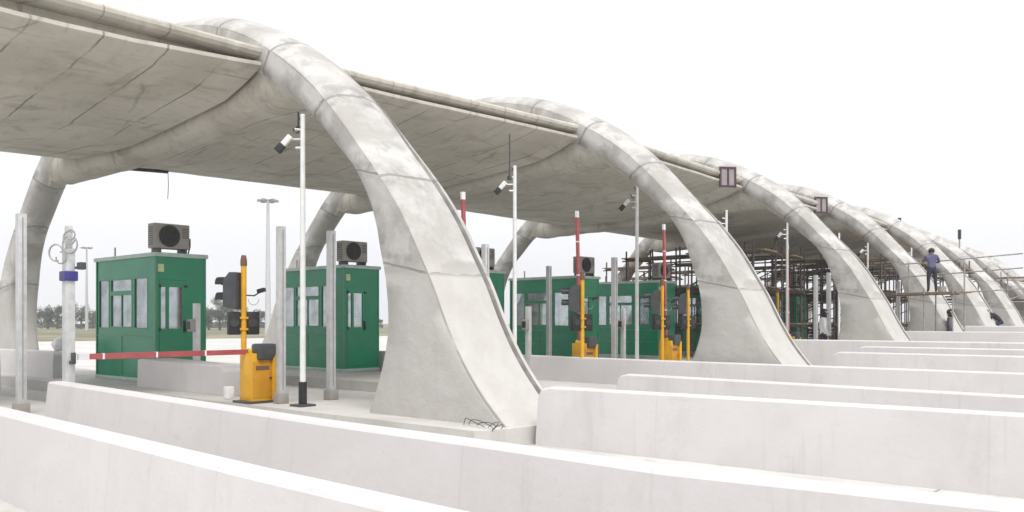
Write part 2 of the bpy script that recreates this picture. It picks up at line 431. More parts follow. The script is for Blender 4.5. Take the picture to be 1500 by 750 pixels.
# ------------------------------------------------------------------ canopy slabs
prof = [(4.75, 4.95), (4.71, 4.975), (4.715, 5.03), (5.0, 5.04), (5.03, 5.10), (4.80, 5.105), (4.73, 5.125), (4.69, 5.17), (4.69, 5.22), (4.73, 5.26), (4.82, 5.28), (6.2, 5.38), (8.4, 5.45), (10.8, 5.38), (11.9, 5.1), (12.05, 4.62), (11.98, 4.5), (11.3, 4.40), (10.2, 4.35), (8.93, 4.34), (7.9, 4.42), (7.0, 4.50), (6.3, 4.56), (5.73, 4.63), (5.2, 4.78)]
slab_lab = ['stained concrete canopy slab at upper left, left of the nearest arch', 'concrete canopy slab between the nearest arch and the second arch',
            'concrete canopy slab between the second and third arches', 'concrete canopy slab between the third and fourth arches',
            'concrete canopy slab between the fourth and fifth arches', 'small concrete canopy slab between the fifth and sixth arches',
            'small concrete canopy slab between the sixth and seventh arches', 'smallest concrete canopy slab at the far end of the row']
for i in range(8):
    Ma = frame(i - 1); Mb = frame(i)
    ctr = (Ma.translation + Mb.translation) / 2
    R_ = []
    NS = 14
    for k in range(NS + 1):
        t = k / NS; ring = []
        sag = (.13 if i == 0 else .0) * math.sin(PI * t)
        for j, (s, z) in enumerate(prof):
            low = 1 if (z < 5.07 or s > 11.95) else 0
            dz = -sag * low * (1 if s < 9 else .4) + (.012 * noise.noise(Vector((s * 2, k * .9, i * 5)))) * low
            flat = None
            if z < 4.9 and 5.0 < s < 8.5: flat = 4.95 + (4.34 - 4.95) * (s - 4.75) / 4.18; z = z + (flat - z) * .85 * max(0, math.sin(PI * t)) ** .45
            a = Ma @ Vector((SC - s, We(s) - .006, z + ISL)); b_ = Mb @ Vector((SC - s, .006, z + ISL))
            p = a.lerp(b_, t); p.z += dz; ring.append(tuple(p - Vector((ctr.x, ctr.y, 0))))
        R_.append(ring)
    o = loft(R_).build('canopy_slab', M['soffit'], None, 30, (ctr.x, ctr.y, 0))
    tag(o, slab_lab[i], 'canopy', 'canopy slabs spanning between the arches', 'thing')

# ------------------------------------------------------------------ barrier walls
def wall(pts, ztop, label, wt=.20, wb=.30, z0=0.0, mat='wall', close=False, group='low concrete walls beside the lanes', round_start=True, name='barrier_wall'):
    """pts = far top edge of the wall in plan, first point is the free end"""
    P = [Vector(p) for p in pts]
    # resample
    Q = [P[0]]
    for a, b in zip(P[:-1], P[1:]):
        n = max(1, int((b - a).length / .8))
        for k in range(1, n + 1): Q.append(a.lerp(b, k / n))
    if round_start:
        d = (Q[1] - Q[0]).normalized(); Q = [Q[0], Q[0] + d * .02, Q[0] + d * .06, Q[0] + d * .14] + Q[1:]
        drop = [.10, .055, .02, 0]
    else: drop = []
    c0 = Q[0]; rings_ = []; uvs = []; arc = 0
    for i, p in enumerate(Q):
        t = (Q[min(i + 1, len(Q) - 1)] - Q[max(i - 1, 0)]).normalized(); nn = Vector((t.y, -t.x))
        if nn.y > 0: nn = -nn                       # towards the camera side
        if i: arc += (p - Q[i - 1]).length
        zt = ztop - (drop[i] if i < len(drop) else 0); c = p + nn * wt / 2 - c0
        hw = wt / 2; hb = wb / 2; ch = .018
        sec = [(-hb, z0), (-hb, z0 + .08), (-hw - .01, zt - .12), (-hw, zt - ch), (-hw + ch, zt), (0, zt + .004), (hw - ch, zt), (hw, zt - ch), (hw + .01, zt - .12), (hb, z0 + .08), (hb, z0)]
        rings_.append([(c.x + nn.x * q, c.y + nn.y * q, z) for q, z in sec]); uvs += [(arc, z) for q, z in sec]
    o = loft(rings_).build(name, M[mat], None, 14, (c0.x, c0.y, 0)); set_uv(o, uvs)
    return tag(o, label, 'barrier wall', group, 'thing')
def imgwall(px, ztop, label, ext=0, ext0=0, **kw):
    P = [atz(u, v, ztop) for u, v in px]
    if ext: P.append(P[-1] + (P[-1] - P[-2]).normalized() * ext)
    if ext0: P.insert(0, P[0] + (P[0] - P[1]).normalized() * ext0)
    return wall(P, ztop, label, **kw)
ZT = .65
imgwall([(0, 594), (200, 639), (400, 685), (700, 750)], ZT, 'closest pale concrete wall, crossing the lower left corner of the picture', ext=2.2, ext0=4.5)
imgwall([(96, 558), (120, 561.5), (300, 587.5), (500, 616), (750, 648.5), (1000, 683), (1500, 733)], ZT, 'long pale concrete wall in front of the nearest arch foot and yellow gate', ext=2., round_start=False)
imgwall([(803, 565), (850, 567.5), (1500, 604.5)], ZT, 'pale concrete wall whose rounded end touches the nearest arch foot', ext=3)
imgwall([(912, 547), (950, 548.5), (1500, 579)], ZT, 'pale concrete wall just behind the wall that touches the nearest arch foot', ext=3, wt=.17)
imgwall([(525, 513), (757, 519), (960, 527), (1360, 541), (1500, 546)], ZT, 'concrete wall running behind the nearest arch foot and before the second', ext=4)
def rwall(u0, v0, r, label, ds=9, **kw):
    k = (u0 - 750) / F; D = r / (.75 + .6614 * k); z = zat(v0, D); s = D * (.6614 - .75 * k)
    return wall([SR(s, r), SR(s - ds, r)], z, label, **kw), D, z
rwall(1225, 515, 16.6, 'concrete wall starting right of the second arch foot, second one back there', 7)
rwall(1260, 507, 18.2, 'concrete wall starting right of the second arch foot, third one back there', 7)
rwall(1160, 497, 19.6, 'concrete wall hiding the base of the third arch foot', 10)
rwall(1322, 485, 27.3, 'concrete wall hiding the base of the fourth arch, before the standing worker', 9)
rwall(1408, 477.5, 34, 'far low concrete wall right of the fourth arch foot', 8)
# left pieces
wall([SR(16.6, 5.4), SR(19.5, 5.4)], .93, 'short concrete wall piece at the left edge behind the plain steel post', wt=.26, wb=.3, group='concrete wall stubs on the left')
wall([SR(18.9, 7.4), SR(23.5, 7.4)], .75, 'concrete wall stub behind the steel post with the blue clamp', wt=.25, wb=.28, group='concrete wall stubs on the left')
# bumper blocks before the booths
def block(s0, s1, r0, r1, h, label, z0=ISL):
    b = MB()
    b.prism([(-(s1 - s0), 0), (0, 0), (-.06, h * .82), (-.12, h - .02), (-.2, h + .0), (-(s1 - s0) + .1, h + .05), (-(s1 - s0) + .02, h + .02)], 0, r1 - r0)
    o = b.build('crash_block', M['wall'], None, 30, (-s0, r0, z0 + .002)); set_uv(o, [(v.co.x, v.co.z) for v in o.data.vertices])
    tag(o, label, 'concrete block', 'concrete crash blocks before the booths')
block(12.5, 15.5, 7.3, 7.9, .45, 'concrete crash block in front of the leftmost green booth')

# ------------------------------------------------------------------ booth
def holes_wall(b, u0, u1, z0, z1, holes, place):
    us = sorted({u0, u1, *[h[0] for h in holes], *[h[1] for h in holes]}); zs = sorted({z0, z1, *[h[2] for h in holes], *[h[3] for h in holes]})
    for a, c in zip(us[:-1], us[1:]):
        run = None
        for e, g_ in list(zip(zs[:-1], zs[1:])) + [(None, None)]:
            inside = e is None or any(h[0] <= a and c <= h[1] and h[2] <= e and g_ <= h[3] for h in holes)
            if not inside: run = (run[0], g_) if run else (e, g_)
            elif run: place(b, a, c, *run); run = None
BL, BW, BH = 2.6, 1.0, 2.5
T = .04
def booth(xy, label):
    root = thing('toll_booth', xy, ISL, label, 'toll booth', 'green toll booths under the canopy')
    MB().box(-BL - .03, .03, -.03, BW + .03, .002, .07, .008).build('base', M['trim'], root)
    side = [(-.90, -.34, 1.04, 2.03), (-1.94, -1.0, 1.06, 1.72), (-1.94, -1.0, 1.78, 2.03), (-2.50, -2.02, 1.04, 2.03)]
    def py(y0):
        return lambda b, a, c, e, g_: b.box(a, c, y0, y0 + T, e, g_)
    def px(x0):
        return lambda b, a, c, e, g_: b.box(x0, x0 + T, a, c, e, g_)
    for y0 in (0, BW - T):
        b = MB(); holes_wall(b, -BL, 0, .07, BH - .08, side, py(y0)); b.build('wall', M['green'], root)
    b = MB(); holes_wall(b, T, BW - T, .07, BH - .08, [(.06, .60, .12, 1.98)], px(-T)); b.build('wall', M['green'], root)
    rear = [(.25, .75, 1.06, 1.9)]
    b = MB(); holes_wall(b, T, BW - T, .07, BH - .08, rear, px(-BL)); b.build('wall', M['green'], root)
    # door with its two panes
    dr = MB(); dh = [(.095, .20, 1.04, 1.84), (.255, .52, 1.04, 1.84)]
    holes_wall(dr, .064, .596, .125, 1.975, dh, lambda b, a, c, e, g_: b.box(-.035, .006, a, c, e, g_)); door = dr.build('door', M['green'], root)
    for h in dh: MB().box(-.02, -.014, h[0], h[1], h[2], h[3]).build('pane', M['glass'], door)
    hd = MB().tube([(.008, .565, 1.0), (.045, .565, 1.0), (.045, .565, 1.16), (.008, .565, 1.16)], .008, 6); hd.box(.006, .02, .545, .59, .96, 1.2, .003); hd.build('handle', M['black'], door)
    for z in (1.02, 1.86): MB().box(.006, .03, .06, .09, z - .03, z + .03).build('hinge', M['black'], door); MB().box(.006, .03, .56, .62, z - .02, z + .02).build('hinge', M['black'], door)
    # side windows
    for y0, sg in ((0, -1), (BW - T, 1)):
        yo = y0 - .006 if sg < 0 else y0; 
        for a, c, e, g_ in side:
            f = MB(); t = .015
            f.box(a - .004, c + .004, yo, yo + T + .006, g_ - t, g_ + .004); f.box(a - .004, c + .004, yo, yo + T + .006, e - .004, e + t)
            f.box(a - .004, a + t, yo, yo + T + .006, e + t, g_ - t); f.box(c - t, c + .004, yo, yo + T + .006, e + t, g_ - t)
            sl = (c - a > .6 and g_ - e > .4)
            if sl: m = (a + c) / 2; f.box(m - .018, m + .018, yo + .008, yo + T, e + t, g_ - t)
            fr = f.build('window', M['greenlight'], root)
            MB().box(a + t, c - t, y0 + .017, y0 + .023, e + t, g_ - t).build('pane', M['glass'], fr)
    f = MB().box(-BL - .006, -BL + T, .25, .75, 1.88, 1.904).box(-BL - .006, -BL + T, .25, .75, 1.056, 1.08).box(-BL - .006, -BL + T, .25, .27, 1.08, 1.88).box(-BL - .006, -BL + T, .73, .75, 1.08, 1.88); fr = f.build('window', M['greenlight'], root)
    MB().box(-BL + .017, -BL + .023, .25, .75, 1.08, 1.88).build('pane', M['glass'], fr)
    # trims
    for x in (-.008, -BL + .008):
        for y in (0, BW): MB().box(x - .02, x + .02, y - .02, y + .02, .07, BH - .08, .004).build('corner_post', M['greenlight'], root)
    b = MB().box(-BL, 0, -.008, -.0, .88, .91).box(-BL, 0, -.008, -.0, .5, .515).box(-1.45, -1.43, -.008, 0, .07, .88)
    b.build('panel_joint', M['greenlight'], root)
    MB().box(-BL - .05, .05, -.05, BW + .05, BH - .08, BH, .012).build('roof', M['trim'], root)
    MB().box(.0, .012, .03, .15, 2.13, 2.28, .003).build('notice', M['paper'], root)
    MB().box(-1.95, -.9, .05, .45, .98, 1.02).box(-1.9, -1.86, .06, .42, .07, .98).build('counter', M['counter'], root)
    MB().box(-1.3, -1.26, .2, .5, 1.1, 1.34, .006).box(-1.3, -1.24, .3, .4, 1.02, 1.1).build('monitor', M['black'], root)
    MB().box(-2.35, -1.7, .70, .92, .075, 1.45, .01).build('locker', M['acdark'], root)
    MB().box(-.75, -.35, .35, .40, .9, 1.5, .02).box(-.75, -.35, .35, .7, .5, .56, .02).tube([(-.55, .52, .08), (-.55, .52, .5)], .03, 8).build('office_chair', M['black'], root)
    MB().tube([(-2.2, .2, BH), (-2.2, .2, BH + .22)], .02, 8).build('vent_pipe', M['steel'], root)
    return root
bo = [(16.0, 7.9, 'leftmost green toll booth, whole front seen behind the red and white arm'),
      (16.25, 12.55, 'second green toll booth from the left, partly behind the nearest arch foot')]
def xy_to_sr(u, D): p = ray(u, D); return -p.x, p.y
bo += [(15.2, 15.9, 'green toll booth peeping out right of the nearest arch foot'),
       (15.1, 20.0, 'long green booth side between the camera pole and the yellow gates'),
       (14.9, 24.0, 'green toll booth just left of the second arch foot'),
       (14.4, 28.0, 'dark green toll booth behind the second arch foot'),
       (14.4, 33.5, 'green toll booth in the shade of the scaffolded gap')]
booths = []
B0 = booth(SR(bo[0][0], bo[0][1]), bo[0][2]); booths.append(B0)
for s, r, l in bo[1:]: booths.append(dup(B0, SR(s, r), ISL, l))

# ------------------------------------------------------------------ air conditioners
def ac(xy, z, label):
    root = thing('air_conditioner', xy, z, label, 'air conditioner', 'air conditioning units on the booth roofs')
    MB().box(-.26, 0, 0, .72, .08, .56, .02).build('casing', M['acgrey'], root)
    b = MB().tube([(.003, .30, .32), (.018, .30, .32)], .205, 28); b.build('fan_opening', M['black'], root)
    b = MB()
    for R_ in (.05, .09, .13, .17, .205):
        b.tube([(.022, .30 + R_ * math.cos(2 * PI * k / 24), .32 + R_ * math.sin(2 * PI * k / 24)) for k in range(25)], .006, 5)
    for k in range(8):
        a = PI * k / 4; b.tube([(.022, .30, .32), (.022, .30 + .205 * math.cos(a), .32 + .205 * math.sin(a))], .005, 5)
    b.build('fan_grille', M['acdark'], root)
    b = MB()
    for k in range(9): b.box(-.22, -.04, -.008, 0, .14 + k * .042, .155 + k * .042)
    b.build('louvre', M['acdark'], root); b = MB()
    for k in range(6): b.box(0, .006, .56, .69, .3 + k * .035, .312 + k * .035)
    b.build('louvre', M['acdark'], root)
    for y in (.08, .60): MB().box(-.28, .03, y, y + .05, 0, .08, .005).build('bracket', M['dark'], root)
    MB().tube([(-.1, .72, .3), (-.1, .78, .3), (-.12, .79, .15), (-.12, .75, .01)], .014, 6).build('pipe', M['black'], root)
    return root
acl = ['air conditioner on the roof of the leftmost booth', 'air conditioner on the second booth, left of the nearest arch foot', 'air conditioner right of the nearest arch foot, behind a steel post',
       'air conditioner behind the red raised arm in the middle', 'air conditioner left of the second arch, above the yellow gate', 'air conditioner hidden mostly by the second arch leg', 'air conditioner on the booth in the scaffolded gap']
acu = [(16.0, 7.86), (16.25, 12.5), (15.2, 15.85), (15.1, 20.1), (14.9, 24.05), (14.4, 28), (14.4, 33.5)]
A1 = ac(SR(*acu[0]), ISL + BH + .002, acl[0])
for (s, r), l in list(zip(acu, acl))[1:]: dup(A1, SR(s, r), ISL + BH + .002, l)

# ------------------------------------------------------------------ camera poles
def campole(xy, label):
    root = thing('camera_pole', xy, ISL, label, 'camera pole', 'tall white poles with cameras')
    MB().tube([(0, 0, .01), (0, 0, 4.07)], [.042, .033], 12).build('pole', M['white'], root)
    MB().tube([(0, 0, .02), (0, 0, .34)], .058, 12).build('sleeve', M['black'], root)
    MB().box(-.13, .13, -.13, .13, .002, .03, .006).build('base_plate', M['dark'], root)
    # left in the picture is (-.75,-.66) in plan
    d = Vector((-.75, -.66, 0))
    MB().tube([(0, 0, 3.72), d * .2 + Vector((0, 0, 3.72))], .014, 6).tube([(0, 0, 3.6), d * .1 + Vector((0, 0, 3.6))], .02, 6).tube([(0, 0, 3.85), d * .11 + Vector((0, 0, 3.86))], .018, 6).build('bracket', M['steel'], root)
    cam = MB().box(-.12, .09, -.036, .036, -.04, .04, .012, rot=Matrix.Translation(Vector((-.17, -.15, 3.70))) @ Matrix.Rotation(math.radians(41), 4, 'Z') @ Matrix.Rotation(math.radians(-48), 4, 'Y'))
    cm = cam.build('camera', M['white'], root)
    MB().box(-.20, -.07, -.046, .046, -.05, .05, .012, rot=Matrix.Translation(Vector((-.17, -.15, 3.70))) @ Matrix.Rotation(math.radians(41), 4, 'Z') @ Matrix.Rotation(math.radians(-48), 4, 'Y')).build('lens_hood', M['black'], cm)
    pts = [(0, 0, 3.84)] + [tuple(d * (.085 + .06 * math.cos(a)) + Vector((0, 0, 3.93 + .12 * math.sin(a)))) for a in [(-.5 - k * .35) * 1.0 for k in range(12)]]
    MB().tube(pts, .009, 6).build('cable', M['black'], root)
    return root
c1 = atz(443.5, 595, ISL)
P1 = campole(c1, 'tall white camera pole left of the nearest arch foot')
for (u, r), l in zip([(754, 12.1), (933, 15.6), (1064, 20.6), (1153, 24.4), (1229, 28.4), (1271, 32), (1335, 36)],
    ['tall white camera pole right of the nearest arch foot', 'tall white camera pole between two yellow gates', 'camera pole whose tip shows above the second arch leg', 'thin white camera pole right of the second arch foot',
     'camera pole tip above the third arch leg', 'thin white camera pole right of the third arch leg', 'farthest camera pole, before the fourth arch leg']):
    k = (u - 750) / F; D = r / (.75 + .6614 * k); dup(P1, ray(u, D), ISL, l)

# ------------------------------------------------------------------ square steel posts
def sqpost(xy, label, h=2.55, w=.105):
    root = thing('steel_post', xy, ISL, label, 'steel post', 'square steel posts on the islands')
    b = MB(); hw = w / 2
    # open channel profile, facing the lane
    poly = [(-hw, -hw), (hw, -hw), (hw, hw), (-hw, hw)]
    b.box(-hw, hw, -hw, hw, .0, h, .01); b.build('post', M['steel'], root)
    MB().box(hw, hw + .006, -.006, .006, .2, h - .05).build('slot', M['acgrey'], root)
    MB().box(-hw - .03, hw + .03, -hw - .03, hw + .03, .002, .15, .012).build('shoe', M['acgrey'], root)
    return root
S1 = sqpost(atz(411.5, 591, ISL), 'square steel post just right of the yellow gate cabinet')
d31 = 11.0
sq = [(31, 11.0, 'plain steel post at the left edge of the picture'), (485, 13.1, 'square steel post between the camera pole and the nearest arch foot'),
      (711, 15.4, 'square steel post seen just over the right edge of the nearest arch foot'), (900, 18.6, 'square steel post left of the third camera pole'),
      (804, 21.5, 'thin steel post before the long green booth side'), (1195, 25.8, 'square steel post in the gap left of the third arch foot'), (1214, 24.5, 'pale steel post close against the third arch foot'),
      (1316, 29.5, 'thin steel post right of the third arch foot')]
for u, D, l in sq: dup(S1, ray(u, D), ISL, l)
# post with blue clamp: stands at the end of the gate arm
gx = SR(11.15, 6.97)
root = thing('clamp_post', ray(100.5, 10.67), ISL, 'steel post with blue clamp, cable loops and small camera, where the gate arm ends', 'steel post')
MB().box(-.065, .065, -.055, .055, 0, 2.08, .01).build('post', M['steel'], root)
MB().box(-.06, .06, -.03, .03, 2.08, 2.36, .02).build('upper_plate', M['steel'], root)
MB().box(-.09, .09, -.08, .08, 1.68, 1.80, .012).build('clamp', M['blue'], root)
cm = MB().box(-.05, .05, -.04, .04, 1.82, 1.91, .012, rot=Matrix.Translation((.13, .10, 0))).build('camera', M['dark'], root)
MB().tube([(.05, .05, 1.84), (.12, .1, 1.86)], .015, 6).build('bracket', M['blue'], cm)
b = MB()
for q, (rr, cx, cz) in enumerate(((.085, -.08, 2.02), (.07, .08, 2.2), (.09, .09, 2.12), (.06, -.02, 1.96), (.05, .1, 2.24))):
    b.tube([((cx + rr * math.cos(a)) * .75 + .05, (cx + rr * math.cos(a)) * .66 - .09, cz + rr * 1.2 * math.sin(a)) for a in [q + k * .42 for k in range(13)]], .010, 6)
b.build('cable', M['cable'], root)
MB().box(.07, .1, .0, .05, .66, .80, .005).box(.06, .14, -.02, .0, .66, .7, .005).build('arm_rest', M['dark'], root)

# ------------------------------------------------------------------ barrier gates
def gate_cab(root):
    c = MB().box(-.04, .30, -.21, .17, .0, .72, .015).build('cabinet', M['yellow'], root)
    MB().box(.30, .31, -.21, .13, .08, .6, .004).build('cabinet_door', M['orange'], c)
    MB().tube([(.31, .08, .36), (.322, .08, .36)], .018, 8).build('lock', M['dark'], c)
    MB().box(.31, .314, -.16, .06, .48, .54).build('vent', M['brown'], c)
    MB().box(-.1, .34, -.29, .21, .002, .035, .005).build('base_plate', M['dark'], root)
    MB().box(.30, .36, .10, .18, .03, .7, .01).build('guard_post', M['yellow'], root)
def arm(root, L_, ang, y0=-.12, z0=.74):
    """arm points towards -Y when down, upright when ang = 90"""
    a = math.radians(ang); d = Vector((0, -math.cos(a), math.sin(a)))
    up = Vector((0, math.sin(a), math.cos(a)))
    o0 = Vector((.1, y0, z0)); hw = .036
    def seg(b, t0, t1, g_=0):
        vs = []
        for t in (t0, t1):
            for sx, sz in ((-1, -1), (1, -1), (1, 1), (-1, 1)):
                vs.append(o0 + d * t + Vector((1, 0, 0)) * (sx * (.022 + g_)) + up * (sz * (hw + g_)))
        b.add(vs, [(0, 1, 2, 3), (7, 6, 5, 4), (0, 4, 5, 1), (1, 5, 6, 2), (2, 6, 7, 3), (3, 7, 4, 0)])
    b = MB(); seg(b, 0, L_); am = b.build('arm', M['red'], root, 20)
    for t in [x for x in (.7, 1.4, 2.1) if x < L_ - .3]:
        b = MB(); seg(b, t, t + .025, .002); b.build('white_band', M['plastic'], am)
    b = MB(); seg(b, L_ - .13, L_ + .004, .002); b.build('white_tip', M['plastic'], am)
    mb = MB().box(.14, .36, -.14, .16, .62, .86, .04); mb.build('motor_head', M['dark'], root)
    MB().tube([(.02, y0, z0), (.18, y0, z0)], .05, 12).build('pivot', M['yellowpale'], root)
def gate(xy, label, L_, ang):
    root = thing('barrier_gate', xy, ISL, label, 'barrier gate', 'yellow barrier gates of the lanes')
    gate_cab(root); arm(root, L_, ang); return root
gp = atz(366, 590, ISL)
gate_xy = Vector((gp.x - .12, gp.y + .14))
gate(gate_xy, 'yellow barrier gate with its red arm lowered across the lane', 2.42, 0.0)
G2 = gate(SR(11, 11.25), 'barrier gate hidden by the nearest arch foot, red arm raised above it', 2.75, 88)
for (s, r), l in zip([(11.1, 14.75), (11.05, 18.1), (11.2, 25.4), (11.2, 30)], ['middle yellow barrier gate with raised red arm, left of the steel post pair', 'yellow barrier gate with raised red arm just left of the second arch foot',
                      'barrier gate in the gap right of the second arch foot', 'farthest barrier gate, behind the third arch foot']):
    dup(G2, SR(s, r), ISL, l)

# ------------------------------------------------------------------ lane signals
def signal(xy, label, polemat='yellow'):
    root = thing('lane_signal', xy, ISL, label, 'traffic light', 'lane signals on yellow posts', -.4)
    MB().tube([(0, 0, 0), (0, 0, 2.02)], .042, 12).build('pole', M[polemat], root)
    MB().tube([(0, 0, 2.02), (0, 0, 2.1), (0, 0, 2.18)], [.05, .05, .035], 12).build('cap', M['brown'], root)
    # upper head faces away to the left of the picture
    d4 = Matrix.Rotation(.4, 3, 'Z') @ Vector((.75, .66, 0))
    h = MB().prism([(-.26, 1.40), (-.05, 1.36), (-.05, 1.92), (-.16, 1.92), (-.26, 1.80)], -.15, .15).build('signal_head', M['dark'], root); h.rotation_euler = (0, 0, .95)
    for z in (1.53, 1.76):
        v = MB(); N = 12
        pin = [(-.26, .095 * math.cos(PI * k / N * 1.15 - .24), z + .095 * math.sin(PI * k / N * 1.15 - .24)) for k in range(N + 1)]
        out = [(p[0] - .16, p[1], p[2]) for p in pin]
        n = len(pin); pin2 = [(p[0], p[1] * .9, z + (p[2] - z) * .9) for p in pin]; out2 = [(p[0] - .155, p[1], p[2]) for p in pin2]
        v.add(pin + out + pin2 + out2, [(i, i + 1, n + i + 1, n + i) for i in range(n - 1)] + [(2 * n + i, 3 * n + i, 3 * n + i + 1, 2 * n + i + 1) for i in range(n - 1)] + [(n + i, n + i + 1, 3 * n + i + 1, 3 * n + i) for i in range(n - 1)])
        v.build('visor', M['black'], h)
        MB().tube([(-.265, 0, z), (-.275, 0, z)], .08, 14).build('lens', M['redlens'] if z > 1.6 else M['black'], h)
    for y0 in (-.23, .045):
        l_ = MB().box(-.12, .03, y0, y0 + .185, .98, 1.33, .02).build('lane_lamp', M['black'], root)
        MB().tube([(.03, y0 + .092, 1.16), (.045, y0 + .092, 1.16)], .065, 14).build('lens', M['acdark'], l_)
    MB().box(-.03, .05, -.06, .06, 1.05, 1.08).box(-.03, .05, -.06, .06, 1.22, 1.25).build('bracket', M['yellow'], root)
    d = d4
    MB().tube([(0, 0, 1.58), tuple(d * .16 + Vector((0, 0, 1.57))), tuple(d * .24 + Vector((0, 0, 1.62)))], .012, 6).build('camera_arm', M['black'], root)
    MB().box(-.07, .06, -.03, .03, -.03, .03, .008, rot=Matrix.Translation(d * .27 + Vector((0, 0, 1.65))) @ Matrix.Rotation(math.radians(41), 4, 'Z') @ Matrix.Rotation(math.radians(-12), 4, 'Y')).build('camera', M['black'], root)
    MB().tube([tuple(d * (.15 + .08 * math.cos(a)) + Vector((0, 0, 1.52 + .09 * math.sin(a)))) for a in [PI + k * .26 for k in range(13)]], .005, 5).build('cable', M['cable'], root)
    return root
L1 = signal(ray(357, 13.1), 'traffic light on a yellow post behind the lowered gate arm')
k_ = dup
sigs = [(853, 17.6, 'traffic light on a yellow post behind the middle gate'), (970, 20.4, 'traffic light on a yellow green post left of the second arch foot'),
        (1139, 25.6, 'traffic light post in the gap right of the second arch foot'), (1008, 23.2, 'dark traffic light close against the left side of the second arch foot')]
for u, D, l in sigs: dup(L1, ray(u, D), ISL, l, -.4)

# ------------------------------------------------------------------ card reader posts
def reader(xy, label):
    root = thing('reader_post', xy, ISL, label, 'card reader', 'card reader posts before the booths')
    MB().box(-.05, .05, -.05, .05, 0, 1.5, .01).build('post', M['steel'], root)
    MB().box(-.06, .07, -.15, -.05, 1.0, 1.22, .015).build('reader', M['acgrey'], root)
    MB().box(-.05, .05, -.155, -.15, 1.04, 1.18).build('screen', M['black'], root)
    MB().box(-.09, .09, -.09, .09, .002, .03, .005).build('base_plate', M['dark'], root)
    return root
R1 = reader(ray(288, 15.4), 'slim card reader post in front of the leftmost booth')
for u, D, l in [(774, 18.6, 'slim card reader post right of the second camera pole'), (913, 21.6, 'slim card reader post between steel post and third camera pole'), (548, 17.0, 'card reader post hidden by the nearest arch foot')][:2]:
    dup(R1, ray(u, D), ISL, l)

# ------------------------------------------------------------------ lamp masts
def mast(xy, h, label):
    root = thing('lamp_mast', xy, 0, label, 'lamp mast', 'tall lamp masts beyond the plaza')
    MB().tube([(0, 0, 0), (0, 0, h)], [.24, .10], 10).build('mast', M['steel'], root)
    MB().tube([(.55 * math.cos(a), .55 * math.sin(a), h - .05) for a in [2 * PI * k / 16 for k in range(17)]], .05, 6).tube([(-.55, 0, h - .05), (.55, 0, h - .05)], .05, 6).tube([(0, -.55, h - .05), (0, .55, h - .05)], .05, 6).build('head_ring', M['steel'], root)
    for k in range(6):
        a = PI / 3 * k
        MB().box(-.2, .2, -.14, .14, h - .2, h - .02, .02, rot=Matrix.Rotation(a, 4, 'Z') @ Matrix.Translation((.6, 0, 0))).build('floodlight', M['acgrey'], root)
    return root
m1 = mast(ray(392.5, 66), zat(292, 66), 'tall lamp mast between the traffic light and the second booth')
mast(ray(127, 125), zat(362, 125), 'thin lamp mast between the blue clamp post and the leftmost booth')

# ------------------------------------------------------------------ trees at the horizon
def tree_mesh(seed, h, w):
    rnd = random.Random(seed); b = MB(); t = MB()
    t.tube([(0, 0, 0), (.08, .05, h * .3), (-.05, 0, h * .6)], [.2, .14, .07], 8)
    cl = []
    for k in range(13):
        a = rnd.uniform(0, 2 * PI); rr = w * .5 * math.sqrt(rnd.random()) ; zz = h * rnd.uniform(.32, .88)
        rr *= 1 - .6 * max(0, zz / h - .6) / .4
        c = Vector((rr * math.cos(a), rr * math.sin(a), zz)); cl.append((c, rnd.uniform(.5, 1.0) * w * .2))
        t.tube([(0, 0, h * .3), tuple(c * .5 + Vector((0, 0, h * .18))), tuple(c)], [.09, .05, .02], 5)
    for c, r_ in cl:
        for q in range(150):
            d = Vector((rnd.gauss(0, 1), rnd.gauss(0, 1), rnd.gauss(0, .75))).normalized() * r_ * rnd.uniform(.3, 1.15)
            p = c + d; s_ = rnd.uniform(.07, .15)
            e1 = Vector((rnd.gauss(0, 1), rnd.gauss(0, 1), rnd.gauss(0, 1))).normalized(); e2 = e1.orthogonal().normalized()
            b.add([p - e1 * s_, p + e2 * s_ * .6, p + e1 * s_, p - e2 * s_ * .6], [(0, 1, 2, 3)])
    return b, t
tm = []
for sd, h, w, mt in ((1, 4.2, 5.2, 'leafa'), (2, 3.6, 4.4, 'leafb'), (3, 5.0, 4.6, 'leafa')):
    b, t = tree_mesh(sd, h, w); tm.append((b, t, mt))
trl = [(70, 150, 1, 'small tree at far left, left of the blue clamp post'), (84, 150, 0, 'dark bushy tree immediately left of the blue clamp post'), (103, 165, 2, 'tree behind the post with the blue clamp'), (119, 152, 0, 'rounded tree between the blue clamp post and the thin mast'),
       (136, 160, 1, 'tree just left of the leftmost booth'), (176, 160, 0, 'tree seen through the leftmost booth windows'), (262, 150, 1, 'tree behind the door side of the leftmost booth'), (306, 132, 1, 'tree directly right of the leftmost booth'),
       (322, 128, 2, 'tallest far tree, left of the traffic light'), (340, 140, 0, 'tree behind the lower black signal lamps'), (378, 150, 1, 'tree right of the traffic light post'), (457, 160, 0, 'tree behind the second booth'),
       (48, 170, 0, 'tree partly behind the far leg of the nearest arch')]
first = {}
for u, D, k, l in trl:
    xy = ray(u, D)
    if k in first: dup(first[k], xy, 0, l, random.uniform(0, 6)); continue
    b, t, mt = tm[k]
    root = thing('tree', xy, 0, l, 'tree', 'trees along the horizon')
    t.build('trunk', M['bark'], root); b.build('crown', M[mt], root, 1); first[k] = root

